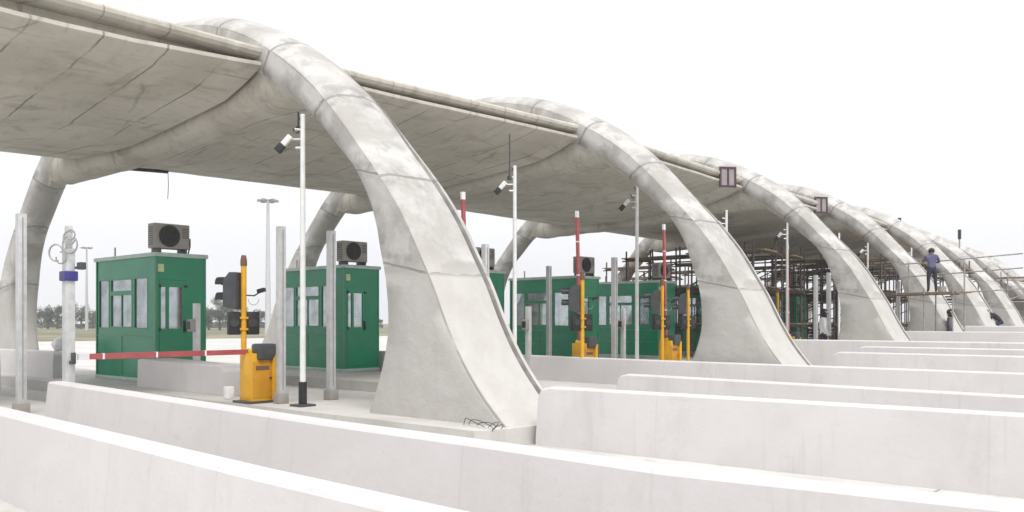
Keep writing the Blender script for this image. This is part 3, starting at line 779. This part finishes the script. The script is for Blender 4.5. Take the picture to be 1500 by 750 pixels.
# hedge like scrub line on the horizon
rnd = random.Random(5); b = MB()
for q in range(9000):
    u = rnd.uniform(-200, 560); D = rnd.uniform(165, 215); p = ray(u, D)
    hmax = 1.2 + 1.0 * noise.noise(Vector((u * .03, 1, 2))); z = rnd.uniform(0, max(.4, hmax)); s_ = rnd.uniform(.2, .42)
    P = Vector((p.x, p.y, z)); e1 = Vector((rnd.gauss(0, 1), rnd.gauss(0, 1), rnd.gauss(0, 1))).normalized(); e2 = e1.orthogonal().normalized()
    b.add([P - e1 * s_, P + e2 * s_ * .6, P + e1 * s_, P - e2 * s_ * .6], [(0, 1, 2, 3)])
tag(b.build('scrub', M['leafb'], None, 1), 'low grey green scrub along the far horizon at left', 'scrub', kind='stuff')

# ------------------------------------------------------------------ scaffolds
def scaffold(xy, label, w=2.2, d=1.6, lifts=3, lh=1.18, mat='rust', z=0.0, rz=0):
    root = thing('scaffold_tower', xy, z, label, 'scaffold', 'scaffold towers around the far arches', rz)
    H_ = lifts * lh
    for x in (0, w / 2, w):
        for y in (0, d):
            MB().tube([(x, y, 0), (x, y, H_ + .35 + .25 * ((x + y) % 1))], .03, 6).build('standard', M[mat], root)
    for k in range(1, lifts + 1):
        for y in (0, d): MB().tube([(-.2, y + .05, k * lh), (w + .2, y + .05, k * lh)], .027, 6).build('ledger', M[mat], root)
        for x in (0, w): MB().tube([(x + .05, -.15, k * lh + .05), (x + .05, d + .15, k * lh + .05)], .027, 6).build('transom', M[mat], root)
        MB().tube([(0, -.04, (k - 1) * lh + .1), (w, -.04, k * lh - .1)], .024, 6).build('brace', M[mat], root)
        if True:
            b = MB()
            for j in range(4): b.box(-.25 + random.uniform(-.1, .1), w + .25 + random.uniform(-.15, .15), .1 + j * d / 4.4, .1 + j * d / 4.4 + d / 5.2, k * lh + .09, k * lh + .13)
            b.build('deck', M['wood' if k % 2 else 'woodred'], root)
    return root
SC1 = scaffold(SR(14.6, 25.6), 'rusty scaffold tower nearest the second arch, in the dark gap')
labs = [(15.0, 28.6, 'rusty scaffold tower behind the thin camera pole in the gap'), (17.6, 26.2, 'rusty scaffold tower deep in the gap, beyond the booths'), (14.2, 31.2, 'rusty scaffold tower just behind the third arch leg'),
        (17.8, 30.0, 'rusty scaffold tower under the third canopy slab, rear side'), (14.6, 34.4, 'rusty scaffold tower right of the third arch leg'), (17.8, 34.0, 'rusty scaffold tower under the fourth canopy slab, rear side'),
        (15.0, 37.6, 'rusty scaffold tower under the fourth canopy slab, near the fourth arch'), (15.4, 41.5, 'rusty scaffold tower under the fifth canopy slab, front one'), (18.6, 40.5, 'rusty scaffold tower under the fifth canopy slab, rear one'),
        (20.5, 46.0, 'farthest rusty scaffold tower behind the canopy'), (25.5, 38.0, 'rusty scaffold tower seen above the booths, left of the second arch leg'), (21.5, 30.5, 'rusty scaffold tower at the back edge of the third canopy slab')]
for s, r, l in labs: dup(SC1, SR(s, r), 0, l)
SC2 = scaffold(ray(1476, 46), 'pale scaffold tower at the right edge beside the last arches', 2.6, 1.6, 3, 1.2, 'tube', 0, .4)
dup(SC2, ray(1508, 50), 0, 'pale scaffold tower half cut by the right edge of the picture', .3)
for s, r, l in [(17.4, 38.2, 'rusty scaffold tower behind the fourth arch leg, rear side'), (12.8, 32.0, 'rusty scaffold tower with its front just right of the third arch leg'), (15.2, 45.5, 'rusty scaffold tower behind the worker on the platform'), (21.0, 34.6, 'rusty scaffold tower at the back edge of the fourth canopy slab'), (12.9, 36.0, 'rusty scaffold tower with its front just outside the fourth canopy slab'), (12.6, 41.4, 'rusty scaffold tower between the fifth and sixth arch legs'), (13.4, 48.0, 'rusty scaffold tower between the sixth and seventh arch legs'), (20.8, 43.0, 'rusty scaffold tower at the back edge of the fifth canopy slab')]:
    dup(SC1, SR(s, r), 0, l)
def timber(xy, label, rz):
    root = thing('timber_stack', xy, 0.002, label, 'timber stack', 'stacks of formwork timber under the canopy', rz); rn = random.Random(int(xy[1] * 10))
    for q in range(7):
        b = MB(); off = rn.uniform(-.15, .15)
        for j in range(5): b.box(-1.3 + off, 1.3 + off + rn.uniform(-.1, .1), j * .26, j * .26 + .26 if j < 4 else j * .26 + .2, q * .17, q * .17 + .14)
        b.build('timber_layer', M['woodred' if q % 2 else 'wood'], root)
    for x in (-.8, .8): MB().box(x, x + .08, -.02, 1.3, 1.16, 1.24).build('bearer', M['wood'], root)
for s, r, l, a in [(17.0, 33.2, 'stack of dark formwork timber low in the scaffolded gap', .1), (20.0, 30.2, 'stack of formwork timber behind the scaffolds left of the third arch leg', -.2), (17.2, 37.2, 'stack of formwork timber under the fourth canopy slab', .15),
                   (21.5, 38.0, 'stack of formwork timber at the back of the fourth canopy slab', 0), (17.0, 44.5, 'stack of formwork timber under the fifth canopy slab', .2)]:
    timber(SR(s, r), l, a)
# worker's platform in front of the fourth arch
pD = 25.6
pa = ray(1322, 26.6); pb = ray(1404, 25.2)
z_pl = zat(428, 25.8)
root = thing('work_platform', pa, ISL, 'long plank platform on tubes that the standing worker stands on', 'scaffold')
dv = pb - pa; ang = math.atan2(dv.y, dv.x); Ln = dv.length; RZ = Matrix.Rotation(ang, 4, 'Z')
for j in range(3): MB().box(-.2 + .1 * j, Ln + .1 + .07 * j, -.3 + j * .21, -.11 + j * .21, z_pl - ISL - .05, z_pl - ISL, .004, rot=RZ).build('plank', M['wood'], root)
for x in (.0, Ln * .5, Ln):
    for y in (-.32, .34):
        MB().tube([tuple(RZ @ Vector((x, y, .0))), tuple(RZ @ Vector((x, y, z_pl - ISL + (.95 if y > 0 else .1))))], .022, 6).build('standard', M['tube'], root)
for zz in (z_pl - ISL - .08, z_pl - ISL + .5, z_pl - ISL + .9):
    MB().tube([tuple(RZ @ Vector((-.3, .37, zz))), tuple(RZ @ Vector((Ln + 1.6, .37, zz + .12)))], .02, 6).build('ledger', M['tube'], root)
MB().tube([tuple(RZ @ Vector((-.3, -.35, z_pl - ISL - .08))), tuple(RZ @ Vector((Ln + .2, -.35, z_pl - ISL - .08)))], .024, 6).build('ledger', M['rust'], root)
MB().tube([tuple(RZ @ Vector((Ln * .75, -.1, z_pl - ISL + .16))), tuple(RZ @ Vector((Ln * .75, -.1, z_pl - ISL + .002)))], .12, 12).build('bucket', M['acgrey'], root)

# ------------------------------------------------------------------ people
def person(xy, z, rz, label, J, mats, helmet=None, H_=1.46):
    """J: joints (x right, y forward, z up) in metres of a 1.75 figure, scaled to H_"""
    sc = H_ / 1.75
    root = thing('person', xy, z, label, 'person', None, rz)
    names = list(J.keys()); me = bpy.data.meshes.new('body')
    edges = [('pelvis', 'waist'), ('waist', 'chest'), ('chest', 'neck'), ('neck', 'chin'), ('chin', 'crown')]
    for sd in 'lr':
        edges += [('chest', 'sh' + sd), ('sh' + sd, 'el' + sd), ('el' + sd, 'wr' + sd), ('wr' + sd, 'ha' + sd), ('pelvis', 'hi' + sd), ('hi' + sd, 'kn' + sd), ('kn' + sd, 'an' + sd), ('an' + sd, 'to' + sd)]
    rad = dict(pelvis=(.15, .12), waist=(.135, .105), chest=(.17, .12), neck=(.06, .06), chin=(.085, .10), crown=(.10, .115), sh=(.075, .075), el=(.05, .05), wr=(.034, .034), ha=(.045, .025), hi=(.10, .10), kn=(.07, .07), an=(.05, .05), to=(.05, .035))
    me.from_pydata([tuple(c * sc for c in J[n]) for n in names], [(names.index(a), names.index(b)) for a, b in edges], [])
    o = bpy.data.objects.new('tmp', me); C.objects.link(o)
    sk = o.modifiers.new('s', 'SKIN'); sk.use_smooth_shade = True
    for i, n in enumerate(names):
        q = rad.get(n) or rad[n[:2]]; me.skin_vertices[0].data[i].radius = (q[0] * sc, q[1] * sc)
        me.skin_vertices[0].data[i].use_root = n == 'pelvis'
    o.modifiers.new('d', 'SUBSURF').levels = 2
    dg = bpy.context.evaluated_depsgraph_get(); ev = o.evaluated_get(dg); nm = bpy.data.meshes.new_from_object(ev)
    bpy.data.objects.remove(o)
    nm.name = 'body'; nm.materials.clear()
    for m in mats: nm.materials.append(M[m])           # skin, shirt, trousers, boots
    bones = [(a, b) for a, b in edges]
    def seg_d(p, a, b):
        a = Vector(J[a]) * sc; b = Vector(J[b]) * sc; ab = b - a; t = max(0, min(1, (p - a).dot(ab) / max(ab.length_squared, 1e-6))); return (p - a - ab * t).length
    for f in nm.polygons:
        bst = min(bones, key=lambda e: seg_d(f.center, *e)); k = bst[1]
        f.material_index = 0 if k in ('chin', 'crown') or k[:2] == 'ha' else 2 if k[:2] in ('hi', 'kn', 'an') else 3 if k[:2] == 'to' else 1
        f.use_smooth = True
    bo_ = bpy.data.objects.new('body', nm); C.objects.link(bo_); bo_.parent = root
    cr = Vector(J['crown']) * sc; ch = Vector(J['chin']) * sc; up = (cr - ch).normalized(); mid = cr.lerp(ch, .25)
    q = Vector((0, 0, 1)).rotation_difference(up).to_matrix().to_4x4()
    bm = bmesh.new(); bmesh.ops.create_uvsphere(bm, u_segments=16, v_segments=10, radius=.122 * sc)
    bmesh.ops.delete(bm, geom=[v for v in bm.verts if v.co.z < -.085 * sc or (v.co.y > .03 * sc and v.co.z < .035 * sc)], context='VERTS')
    if helmet: 
        for v in bm.verts:
            if v.co.z < .02 * sc: v.co.x *= 1.15; v.co.y *= 1.2
    bm.transform(Matrix.Translation(mid + up * .015 * sc) @ q); hm = bpy.data.meshes.new('hair'); bm.to_mesh(hm); bm.free()
    for f in hm.polygons: f.use_smooth = True
    hm.materials.append(M[helmet or 'hair']); ho = bpy.data.objects.new('helmet' if helmet else 'hair', hm); C.objects.link(ho); ho.parent = root
    fc = MB()                                           # nose and ears
    mid2 = ch.lerp(cr, .35)
    fwd = (q @ Vector((0, 1, 0))); rt = (q @ Vector((1, 0, 0)))
    fc.tube([tuple(mid2 + fwd * .085 * sc + up * .03 * sc), tuple(mid2 + fwd * .115 * sc - up * .01 * sc)], [.008 * sc, .017 * sc], 6)
    for s_ in (-1, 1): fc.tube([tuple(mid2 + rt * s_ * .078 * sc + up * .03 * sc), tuple(mid2 + rt * s_ * .092 * sc - up * .025 * sc)], .016 * sc, 6)
    fc.build('face', M['skin'], root)
    # five fingers per hand
    for sd in 'lr':
        w_ = Vector(J['wr' + sd]) * sc; h_ = Vector(J['ha' + sd]) * sc; d = (h_ - w_).normalized(); e = d.orthogonal().normalized(); b = MB()
        for k, ln in enumerate((.065, .08, .085, .075)):
            p0 = h_ - d * .02 * sc + e * (k - 1.5) * .021 * sc; p1 = p0 + d * ln * .6 * sc; p2 = p1 + (d * .6 + e.cross(d) * .5) * ln * .5 * sc
            b.tube([tuple(p0), tuple(p1), tuple(p2)], [.010 * sc, .009 * sc, .007 * sc], 6)
        p0 = w_.lerp(h_, .5) - e * .03 * sc; b.tube([tuple(p0), tuple(p0 - e * .03 * sc + d * .03 * sc), tuple(p0 - e * .03 * sc + d * .06 * sc)], [.012 * sc, .010 * sc, .008 * sc], 6)
        b.build('hand_fingers', M['skin'], root)
    return root
stand = dict(pelvis=(0, 0, .95), waist=(0, .01, 1.12), chest=(0, .0, 1.36), neck=(0, 0, 1.5), chin=(0, .03, 1.57), crown=(0, .02, 1.67),
    shl=(-.19, 0, 1.42), ell=(-.25, -.02, 1.15), wrl=(-.22, .1, .93), hal=(-.21, .14, .85), shr=(.19, 0, 1.42), elr=(.26, -.02, 1.15), wrr=(.24, .1, .93), har=(.23, .14, .85),
    hil=(-.10, 0, .88), knl=(-.12, .03, .48), anl=(-.13, -.01, .08), tol=(-.14, .14, .04), hir=(.10, 0, .88), knr=(.13, .02, .48), anr=(.15, -.02, .08), tor=(.17, .13, .04))
reach = dict(stand); reach.update(shl=(-.19, .03, 1.42), ell=(-.3, .2, 1.22), wrl=(-.22, .42, 1.3), hal=(-.2, .49, 1.34), elr=(.30, .12, 1.2), wrr=(.2, .34, 1.2), har=(.18, .41, 1.22), chest=(0, .03, 1.36), crown=(0, .07, 1.66), chin=(0, .07, 1.56))
crouch = dict(stand); crouch.update(pelvis=(0, -.1, .62), waist=(0, .05, .75), chest=(0, .26, .88), neck=(0, .38, .95), chin=(0, .46, .98), crown=(0, .54, 1.04), shl=(-.18, .28, .92), ell=(-.22, .38, .66), wrl=(-.16, .5, .45), hal=(-.15, .54, .38),
    shr=(.18, .28, .92), elr=(.22, .4, .66), wrr=(.16, .52, .46), har=(.15, .56, .39), hil=(-.11, -.08, .56), knl=(-.17, .22, .44), anl=(-.14, 0, .08), tol=(-.15, .14, .04), hir=(.11, -.08, .56), knr=(.17, .22, .44), anr=(.14, 0, .08), tor=(.15, .14, .04))
wp = ray(1365, 25.75)
person(wp, z_pl + .003, .45, 'worker in blue grey overalls standing on the plank platform, arms reaching out', reach, ('skin', 'shirtblue', 'trousers', 'black'), None, 1.3)
person(ray(1391, 27.2), ISL, -1.2, 'person in grey mauve top and navy trousers standing below the plank platform', stand, ('skin', 'shirtgrey', 'trousers', 'black'), None, 1.54)
person(ray(1464, 33.5), .86, 1.9, 'worker in dark clothes bending down near the right edge', crouch, ('skin', 'jacket', 'trousers', 'black'), None, 1.5)
person(ray(1206, 23.6), ISL, -.9, 'person in pale shirt and navy trousers standing left of the third arch foot', stand, ('skin', 'plastic', 'trousers', 'black'), None, 1.5)
# low mound / plinth the bending worker stands on
p_ = ray(1466, 33.6)
o = MB().box(-1.6, 1.6, -.8, .8, .0, .855, .03).build('concrete_plinth', M['wall'], None, 30, (p_.x, p_.y, .003)); tag(o, 'low concrete plinth the bending worker stands on', 'concrete block')
set_uv(o, [(v.co.x, v.co.z) for v in o.data.vertices])

# ------------------------------------------------------------------ small things
def panel(xy, z, label, rz=0):
    root = thing('notice_frame', xy, z, label, 'framed board', 'framed boards on the canopy edge', rz)
    b = MB()
    b.box(0, .05, 0, .48, 0, .05).box(0, .05, 0, .48, .50, .55).box(0, .05, 0, .05, .05, .50).box(0, .05, .22, .27, .05, .50).box(0, .05, .43, .48, .05, .50); b.build('frame', M['frame_'], root)
    for y in (.05, .27): MB().box(.015, .03, y, y + (.17 if y < .1 else .16), .05, .50).build('board', M['panelpink'], root)
    MB().box(-.15, 0, .1, .14, .1, .14).build('bracket', M['dark'], root)
    return root
f2 = frame(2); p = f2 @ Vector((SC - 4.55, -1.55, 0)); Dp = .6614 * -p.x + .75 * p.y
pn = panel((p.x, p.y), zat(274, Dp), 'dark framed double board on the canopy edge at the third arch', -.65)
f3 = frame(3); p = f3 @ Vector((SC - 4.55, -1.2, 0)); Dp = .6614 * -p.x + .75 * p.y
dup(pn, (p.x, p.y), zat(312, Dp), 'dark framed double board on the canopy edge at the fourth arch', -.65)
# strip with hanging wire on the rear canopy edge
pz = 4.62
a = ray(191, 18.1); b_ = ray(246, 18.6)
root = thing('hanging_tray', ((a.x + b_.x) / 2, (a.y + b_.y) / 2), 0, 'dark strip with a thin wire hanging from the rear edge of the canopy', 'cable tray')
za, zb = zat(247.5, 18.1), zat(252, 18.6); c = root.location
MB().tube([(a.x - c.x, a.y - c.y, za), (b_.x - c.x, b_.y - c.y, zb)], .038, 6).build('tray', M['dark'], root)
MB().tube([(b_.x - c.x, b_.y - c.y, zb), (b_.x - c.x + .02, b_.y - c.y, zb - .3), (b_.x - c.x - .01, b_.y - c.y, zb - .58)], .008, 5).build('wire', M['cable'], root)
# rods hanging from the ceiling beside the second pole
for u, D, v0, v1, l in ((746.5, 15.2, 222, 262, 'thin dark rod hanging from the canopy beside the second camera pole'), (437, 13.4, 165, 190, 'thin dark rod above the first camera pole')):
    q = ray(u, D); z1 = zat(v0, D); z2 = zat(v1, D)
    root = thing('hanging_rod', q, z2, l, 'rod')
    MB().tube([(0, 0, 0), (0, 0, z1 - z2 + .3)], .014, 6).build('rod', M['dark'], root); MB().box(-.03, .03, -.03, .03, -.02, .05, .006).build('hook', M['dark'], root)
# loose wires at the arch foot
b = MB(); rnd = random.Random(3)
for q in range(5):
    x0 = -6.95 + q * .13; pts = []
    for k in range(9):
        t = k / 8; pts.append((x0 + t * .26 - .1 * math.sin(4 * t + q), 7.05 - .06 * q * t + .04 * math.sin(6 * t + q), ISL + .008 + .075 * math.sin(PI * t) * (1 + .3 * math.sin(3 * q))))
    b.tube(pts, .0045, 5)
o = b.build('loose_wires', M['dark']); tag(o, 'loose dark wires curling at the base of the nearest arch foot', 'wires')
# white sack on the wall stub
q = ray(87.5, 18.3)
bm = bmesh.new(); bmesh.ops.create_icosphere(bm, subdivisions=3, radius=.14)
for v in bm.verts:
    v.co.z *= 1.15; v.co += v.co.normalized() * .035 * noise.noise(v.co * 12); v.co.z = max(v.co.z, -.13)
me_ = bpy.data.meshes.new('plastic_sack'); bm.to_mesh(me_); bm.free(); me_.materials.append(M['plastic'])
for f in me_.polygons: f.use_smooth = True
o = bpy.data.objects.new('plastic_sack', me_); C.objects.link(o); o.location = (q.x, q.y + .0, .75 + .133); tag(o, 'white crumpled plastic sack on the wall stub left of the blue clamp post', 'sack')
# dark vertical pole sticking up over the far arches and a small knob
for u, v0, v1, D, l in ((1405.5, 337, 420, 43, 'thin pole with dark top sticking up above the far arches'), (1317.5, 320, 352, 38, 'small dark topped stake on the fifth arch crest')):
    q = ray(u, D); root = thing('marker_pole', q, zat(v1, D), l, 'pole')
    hh = zat(v0, D) - zat(v1, D)
    MB().tube([(0, 0, 0), (0, 0, hh)], .035, 8).build('pole', M['tube'], root); MB().tube([(0, 0, hh - (.45 if D > 40 else .16)), (0, 0, hh + .02)], .08, 8).build('top', M['black'], root)
# white utility box beside the gate
q = ray(335, 13.2); o = MB().box(-.06, .06, -.06, .06, .0, .19, .02).build('utility_box', M['plastic'], None, 30, (q.x, q.y, ISL + .003)); tag(o, 'small white box on the island left of the yellow gate cabinet', 'utility box')

# ------------------------------------------------------------------ camera, light
cam = bpy.data.cameras.new('camera'); co = bpy.data.objects.new('camera', cam); C.objects.link(co)
cam.sensor_width = 36; cam.lens = F / 1500 * 36; cam.shift_y = (HZ - 375) / 1500; cam.clip_end = 3000; cam.clip_start = .05
co.location = (0, 0, EYE); co.rotation_euler = (PI / 2, 0, math.atan2(.6614, .75))
bpy.context.scene.camera = co

el, az = math.radians(60), math.radians(-32)       # sun to the right and a little behind the camera
sd = Vector((math.cos(el) * math.cos(az), math.cos(el) * math.sin(az), math.sin(el)))
sl = bpy.data.lights.new('sun', 'SUN'); sl.energy = 1.5; sl.angle = math.radians(25); sl.color = (1, .97, .93)
so = bpy.data.objects.new('sun', sl); C.objects.link(so); so.rotation_euler = sd.to_track_quat('Z', 'Y').to_euler()
w = bpy.data.worlds.new('World'); bpy.context.scene.world = w; w.use_nodes = True; nt = w.node_tree
bg = nt.nodes['Background']; sky = nt.nodes.new('ShaderNodeTexSky'); sky.sky_type = 'NISHITA'; sky.sun_disc = False
sky.sun_elevation = el; sky.sun_rotation = math.atan2(sd.x, sd.y); sky.dust_density = 4; sky.air_density = 1.2
hs = nt.nodes.new('ShaderNodeHueSaturation'); hs.inputs['Saturation'].default_value = .18
mx = nt.nodes.new('ShaderNodeMix'); mx.data_type = 'RGBA'; mx.inputs[0].default_value = .8; mx.inputs[7].default_value = (9.6, 9.6, 9.75, 1)
nt.links.new(sky.outputs[0], hs.inputs['Color']); nt.links.new(hs.outputs[0], mx.inputs[6]); wtc = nt.nodes.new('ShaderNodeTexCoord'); wmp = nt.nodes.new('ShaderNodeMapping'); wmp.inputs['Scale'].default_value = (1, 1, 3.5)
wn = nt.nodes.new('ShaderNodeTexNoise'); wn.inputs['Scale'].default_value = 1.6; wn.inputs['Detail'].default_value = 5; wn.inputs['Roughness'].default_value = .5
nt.links.new(wtc.outputs['Generated'], wmp.inputs['Vector']); nt.links.new(wmp.outputs[0], wn.inputs['Vector'])
wr = nt.nodes.new('ShaderNodeValToRGB'); wr.color_ramp.elements[0].position = .35; wr.color_ramp.elements[1].position = .68
wr.color_ramp.elements[0].color = (.95, .955, .975, 1); wr.color_ramp.elements[1].color = (1, 1, 1, 1); nt.links.new(wn.outputs['Fac'], wr.inputs['Fac'])
wm = nt.nodes.new('ShaderNodeMix'); wm.data_type = 'RGBA'; wm.blend_type = 'MULTIPLY'; wm.inputs[0].default_value = 1
nt.links.new(mx.outputs[2], wm.inputs[6]); nt.links.new(wr.outputs[0], wm.inputs[7]); nt.links.new(wm.outputs[2], bg.inputs['Color'])
bg.inputs['Strength'].default_value = .078

hz = MB().box(-330, 150, -60, 330, -1.5, 30).build('haze', M['road'])
hm = bpy.data.materials.new('hazy air'); hm.use_nodes = True; hn = hm.node_tree; hn.nodes.clear()
ho_ = hn.nodes.new('ShaderNodeOutputMaterial'); pv = hn.nodes.new('ShaderNodeVolumePrincipled')
pv.inputs['Color'].default_value = (.96, .97, 1, 1); pv.inputs['Density'].default_value = .0012; pv.inputs['Anisotropy'].default_value = .2
hn.links.new(pv.outputs[0], ho_.inputs['Volume']); hz.data.materials.clear(); hz.data.materials.append(hm); tag(hz, kind='stuff')
# ------------------------------------------------------------------ real size
seen = set()
for o in bpy.data.objects:
    if o.type == 'MESH' and o.data.name not in seen:
        seen.add(o.data.name); o.data.transform(Matrix.Scale(K, 4))
    o.location = o.location * K
sc = bpy.context.scene
sc.view_settings.view_transform = 'Standard'; sc.view_settings.look = 'None'; sc.view_settings.exposure = .84; sc.view_settings.gamma = 1
sc.render.engine = 'CYCLES'; sc.cycles.max_bounces = 6; sc.cycles.transparent_max_bounces = 12
sc.render.resolution_x = 1024; sc.render.resolution_y = 512
